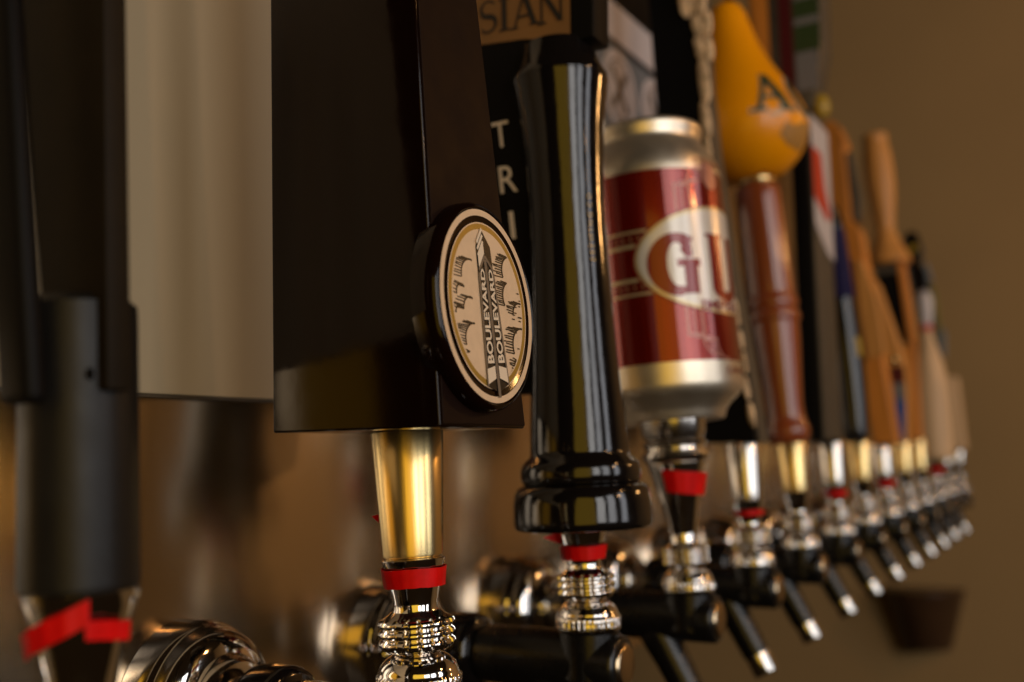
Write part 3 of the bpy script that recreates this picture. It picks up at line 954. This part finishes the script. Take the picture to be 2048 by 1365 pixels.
pear = finish('pear_knob', xform(lathe_bm(pp, 96), PM), 'pear_yellow', t, angle=80, label='glossy yellow pear-shaped knob')
finish('pear_stem', xform(lathe_bm([(0, 0.138), (0.0030, 0.138), (0.0026, 0.150), (0, 0.151)], 20), PM @ Matrix.Translation((0, -0.004, 0))), 'black_gloss', t)
def pear_r(v):
    for (r0, z0), (r1, z1) in zip(pp[:-1], pp[1:]):
        if z0 <= v <= z1 and z1 > z0:
            return r0 + (r1 - r0) * (v - z0) / (z1 - z0)
    return 0.01
PA0 = PI + R(14 - 21)
def pfn(u, v, h):
    a = PA0 + u / 0.036
    r = pear_r(v) + h + 0.0002
    return PM @ Vector((r * math.cos(a), r * math.sin(a), v))
def split_v(polys, cell):
    out = []
    for pl in polys:
        b2 = bmesh.new()
        b2.faces.new([b2.verts.new((p[0], p[1], 0)) for p in pl])
        lo, hi = min(p[1] for p in pl), max(p[1] for p in pl)
        k = math.floor(lo / cell) + 1
        while k * cell < hi:
            bmesh.ops.bisect_plane(b2, geom=b2.verts[:] + b2.edges[:] + b2.faces[:], plane_co=(0, k * cell, 0), plane_no=(0, 1, 0))
            k += 1
        out += [[(v.co.x, v.co.y) for v in f.verts] for f in b2.faces]
        b2.free()
    return out
PL = serif('A', 0.020, 0.036, 0.022, 0.031, 0.0056, 0.0025, 0.0025) + serif('C', 0.047, 0.036, 0.023, 0.030, 0.0052, 0.0024)
PLo = serif('A', 0.020, 0.0355, 0.022, 0.032, 0.0068, 0.0037, 0.0037) + serif('C', 0.047, 0.0355, 0.023, 0.031, 0.0068, 0.0040)
prints('lettering_outline', split_v(PLo, 0.004), pfn, 'white_print', pear, 0.0002, cell=0.004, step=0.000002)
prints('lettering', split_v(PL, 0.004), pfn, 'green_ink', pear, 0.0010, cell=0.004, step=0.000002)
prints('banner_print', split_v([[(0.027, 0.0325), (0.034, 0.0320), (0.036, 0.0335), (0.035, 0.0350), (0.028, 0.0350)]], 0.004), pfn, 'cream', pear, 0.0004, cell=0.004)
prints('scene_print', split_v([[(0.034, 0.020), (0.042, 0.014), (0.062, 0.012), (0.066, 0.029), (0.054, 0.0305), (0.046, 0.026), (0.038, 0.028)]], 0.004), pfn, 'tan_print', pear, 0.0005, cell=0.004)

# ---- tap 6: tall dark board with red and white badge and striped head
t = faucet(6, 'tap with tall dark board handle, red and white badge and striped head', None, 0.035, ferrule='chrome_soft', z_top=0.0735)
h = finish('handle', hexa([(-0.030, 0.002, 0.0735), (0.034, 0.002, 0.0735), (0.034, 0.017, 0.0735), (-0.030, 0.017, 0.0735)],
    [(-0.030, 0.0005, 0.345), (0.034, 0.0005, 0.345), (0.034, 0.0145, 0.345), (-0.030, 0.0145, 0.345)], 0.002), 'black_matte', t)
finish('front_panel', hexa([(-0.029, -0.0005, 0.076), (0.033, -0.0005, 0.076), (0.033, 0.0015, 0.076), (-0.029, 0.0015, 0.076)],
    [(-0.029, -0.0015, 0.342), (0.033, -0.0015, 0.342), (0.033, 0.0003, 0.342), (-0.029, 0.0003, 0.342)], 0.0005), 'dark_grey', t)
def f6(u, v, h):
    return (u, -0.0008 - (v - 0.076) * 0.0038 - h, v)
prints('badge_field', [[(-0.029, 0.248), (-0.010, 0.238), (0.012, 0.228), (0.033, 0.226), (0.033, 0.338), (-0.029, 0.338)]], f6, 'sign_white', h, 0.0006)
prints('badge_print', [[(-0.029, 0.270), (0.012, 0.257), (0.028, 0.262), (0.010, 0.284), (0.002, 0.312), (-0.029, 0.312)]], f6, 'paint_red', h, 0.0010)
head = finish('striped_head', slab_yz([(-0.002, 0.346), (0.022, 0.346), (0.046, 0.40), (0.050, 0.56), (-0.016, 0.56), (-0.0125, 0.40)], -0.018, 0.018, 0.002), 'dark_grey', t)
def f6h(u, v, h):
    return (-0.018 - h, -u, v)
prints('stripe', [[(-0.045, 0.405), (-0.030, 0.375), (-0.030, 0.55), (-0.047, 0.55)]], f6h, 'oak', head, 0.0003)
prints('stripe', [rect(-0.0215, -0.0105, 0.352, 0.55)], f6h, 'paint_maroon', head, 0.0003)
prints('stripe', [rect(-0.0090, 0.0115, 0.395, 0.55)], f6h, 'paint_green', head, 0.0003)
for r_ in (rect(-0.0090, 0.0085, 0.362, 0.3945), rect(-0.0090, 0.0115, 0.418, 0.424), rect(-0.0090, 0.0115, 0.440, 0.447)):
    prints('stripe', [r_], f6h, 'paint_pale', head, 0.0005)
finish('head_knob', xform(lathe_bm(smooth_prof([(0.0001, 0), (0.006, 0.002), (0.008, 0.010), (0.005, 0.018), (0.0001, 0.021)], 4), 24), Matrix.Translation((-0.006, -0.006, 0.340))), 'paint_yellow', t)
tape(t, 0.0300, 0.0350, 0.0080, 0.0088, rot=-0.035)

# ---- tap 7: dark handle with violet-blue label
t = faucet(7, 'tap with slim black handle and dark violet-blue label, gold ferrule', None, 0.035, ferrule='gold', z_top=0.0735)
pr = smooth_prof([(0.0095, 0.0733), (0.0115, 0.082), (0.0138, 0.110), (0.0145, 0.150), (0.0130, 0.200), (0.0114, 0.25), (0.0104, 0.275), (0.0075, 0.292), (0.0001, 0.297)], 5)
h = finish('handle', lathe_bm([(0, 0.0733)] + pr, 56), 'black_gloss', t, rot=-0.055)
def c7(u, v, h_):
    for (r0, z0), (r1, z1) in zip(pr[:-1], pr[1:]):
        if z0 <= v <= z1:
            rr = r0 + (r1 - r0) * (v - z0) / max(1e-6, z1 - z0)
            break
    else:
        rr = 0.014
    a = math.atan2(-math.sin(yaw), -math.cos(yaw)) + R(u)
    return ((rr + h_) * math.cos(a), (rr + h_) * math.sin(a), v)
prints('label', split_v([rect(-80, 80, 0.205, 0.27)], 0.008), c7, 'paint_violet', h, 0.0004, cell=8)
prints('label_print', split_v([rect(0, 50, 0.232, 0.240), rect(10, 60, 0.212, 0.217)], 0.008), c7, 'paint_violet', h, 0.0007, cell=8)
prints('label_print', split_v([rect(20, 45, 0.150, 0.168)], 0.008), c7, 'paint_yellow', h, 0.0007, cell=8)

# ---- tap 8: long oak paddle
t = faucet(8, 'tap with long stepped oak paddle handle, tallest orange wood board', None, 0.06, ferrule='chrome_soft', z_top=0.0705)
h = finish('handle', slab_yz([(-0.0148, 0.0705), (0.0085, 0.0705), (0.0260, 0.235), (0.0430, 0.392), (0.0400, 0.406), (0.0320, 0.410), (0.0230, 0.402), (0.0175, 0.384), (0.0195, 0.374), (0.0165, 0.300), (0.0080, 0.290), (0.0010, 0.225)], -0.014, 0.014, 0.002), 'oak', t, smooth=False)
finish('inset', slab_yz([(0.0193, 0.373), (0.0163, 0.301), (0.0095, 0.300), (0.0075, 0.325), (0.0145, 0.373)], -0.010, 0.010, 0.001), 'dark_grey', t, smooth=False)
finish('raised_panel', slab_yz([(-0.0090, 0.16), (0.0090, 0.155), (0.0130, 0.20), (0.0150, 0.260), (0.0060, 0.255), (-0.0040, 0.215)], -0.0175, -0.0128, 0.0015), 'pine', t, smooth=False)
finish('red_mark', xform(lathe_bm([(0, 0), (0.0035, 0), (0.0030, 0.0015), (0, 0.0015)], 20), Matrix.Translation((0.002, 0.0075, 0.262)) @ Matrix.Rotation(R(90), 4, 'X')), 'paint_red', t)
tape(t, 0.0290, 0.0350, 0.0078, 0.0088, rot=-0.05)

# ---- tap 9: blue and white label, oak top
t = faucet(9, 'tap with blue and pale label on the lower half of an oak handle', None, 0.03, ferrule='gold', z_top=0.0725)
h = finish('handle', slab_yz([(-0.0058, 0.0725), (0.0150, 0.0725), (0.0165, 0.140), (0.0200, 0.165), (0.0230, 0.21), (0.0240, 0.262), (0.0150, 0.250), (0.0060, 0.215), (-0.0060, 0.170), (-0.0080, 0.155), (-0.0090, 0.136)], -0.013, 0.013, 0.002), 'pine', t, smooth=False)
def f9(u, v, h_):
    return (-0.013 - h_, -u, v)
prints('label', [[(-0.0150, 0.0735), (0.0050, 0.0735), (0.0085, 0.137), (-0.0160, 0.137)]], f9, 'paint_pale', h, 0.0003)
prints('label_print', [[(-0.0050, 0.076), (0.0035, 0.076), (0.0070, 0.112), (0.0010, 0.124), (-0.0040, 0.112)]], f9, 'paint_blue', h, 0.0006)
prints('label_band', [[(-0.0160, 0.1375), (0.0085, 0.1375), (0.0075, 0.156), (-0.0170, 0.156)]], f9, 'paint_maroon', h, 0.0003)
finish('brass_stud', xform(lathe_bm(smooth_prof([(0.0001, -0.004), (0.0040, -0.002), (0.0045, 0.001), (0.0001, 0.004)], 4), 20), Matrix.Translation((-0.0135, 0.0020, 0.163))), 'gold', t)

# ---- tap 10: turned grip above a framed dark box
t = faucet(10, 'tap with tall turned pine grip rising from a dark framed box', None, 0.05, ferrule='gold', z_top=0.0755)
pr = smooth_prof([(0.0145, 0.290), (0.0255, 0.293), (0.0250, 0.300), (0.0170, 0.318), (0.0118, 0.335), (0.0125, 0.350), (0.0165, 0.380), (0.0178, 0.405), (0.0165, 0.435), (0.0145, 0.446), (0.0148, 0.452), (0.0135, 0.459), (0.0001, 0.461)], 5)
h = finish('handle', xform(lathe_bm([(0, 0.290)] + pr, 56), Matrix.Translation((0, 0.008, 0))), 'pine', t, rot=-0.048)
finish('box', slab_yz([(0.0030, 0.195), (0.0260, 0.195), (0.0370, 0.290), (0.0105, 0.290)], -0.016, 0.016, 0.001), 'black_matte', t, smooth=False)
finish('frame', slab_yz([(-0.0030, 0.190), (0.0030, 0.190), (0.0105, 0.2905), (0.0050, 0.2905)], -0.018, 0.018, 0.001), 'oak', t, smooth=False)
finish('lower_stem', slab_yz([(-0.0030, 0.0755), (0.0130, 0.0755), (0.0260, 0.190), (-0.0030, 0.190)], -0.011, 0.011, 0.002), 'oak', t, smooth=False)
finish('box_trim', slab_yz([(0.0100, 0.278), (0.0350, 0.278), (0.0362, 0.288), (0.0108, 0.288)], -0.0168, 0.0168, 0.0004), 'dark_grey', t, smooth=False)

# ---- tap 11: cream bottle-shaped handle
t = faucet(11, 'tap with cream bottle-shaped handle and pink neck, near the far end', None, 0.01, z_top=0.05, neck_z=0.0500, neck_r=0.0115)
pr = smooth_prof([(0.0145, 0.0500), (0.0225, 0.0520), (0.0245, 0.075), (0.0248, 0.115), (0.0230, 0.145), (0.0165, 0.180), (0.0095, 0.205), (0.0075, 0.218)], 5)
h = finish('handle', lathe_bm([(0, 0.050)] + pr + [(0, 0.218)], 48), 'birch', t)
finish('neck_band', lathe_bm([(0, 0.2175), (0.0078, 0.2175), (0.0080, 0.222), (0.0078, 0.226), (0, 0.226)], 32), 'paint_red', t)
finish('knob', lathe_bm([(0, 0.2258)] + smooth_prof([(0.0075, 0.2258), (0.0095, 0.240), (0.0105, 0.255), (0.0080, 0.268), (0.0001, 0.273)], 4), 32), 'sign_white', t)
tape(t, 0.0330, 0.0400, 0.0085, 0.0100, rot=-0.01)

# ---- tap 12: black figure-like handle with yellow disc
t = faucet(12, 'tap with black handle bearing a small yellow disc, second from the far end', None, 0.05, ferrule='chrome_soft', z_top=0.0610)
h = finish('handle', slab_yz([(-0.004, 0.061), (0.010, 0.061), (0.012, 0.18), (0.026, 0.26), (0.036, 0.32), (0.040, 0.360), (0.030, 0.376), (0.018, 0.372), (0.0115, 0.345), (0.016, 0.325), (0.0080, 0.310), (0.0040, 0.26), (-0.002, 0.20)], -0.012, 0.012, 0.0025), 'black_gloss', t)
finish('yellow_disc', xform(lathe_bm([(0, 0), (0.0058, 0), (0.0052, 0.0012), (0, 0.0014)], 28), Matrix.Translation((-0.0122, 0.0235, 0.349)) @ Matrix.Rotation(R(-90), 4, 'Y')), 'paint_yellow', t)
finish('pale_band', slab_yz([(0.0065, 0.300), (0.0130, 0.324), (0.0075, 0.327), (0.0020, 0.300)], -0.010, 0.010, 0.001), 'slate', t, smooth=False)
finish('green_edge', slab_yz([(0.0030, 0.258), (0.0062, 0.298), (0.0000, 0.290), (-0.0040, 0.235), (-0.003, 0.20)], -0.009, 0.009, 0.001), 'paint_olive', t, smooth=False)
finish('slate_fin', slab_yz([(-0.0028, 0.198), (-0.0042, 0.233), (-0.0100, 0.226), (-0.0075, 0.19)], -0.009, 0.009, 0.001), 'slate', t, smooth=False)

# ---- tap 13: plain slat
t = faucet(13, 'farthest tap, short plain birch slat handle at the right end', None, 0.0, ferrule='chrome_soft', z_top=0.0610)
h = finish('handle', slab_yz([(-0.0130, 0.060), (0.0045, 0.060), (0.0080, 0.169), (-0.0078, 0.169)], -0.022, 0.022, 0.002), 'birch', t, smooth=False)

bpy.context.view_layer.update()
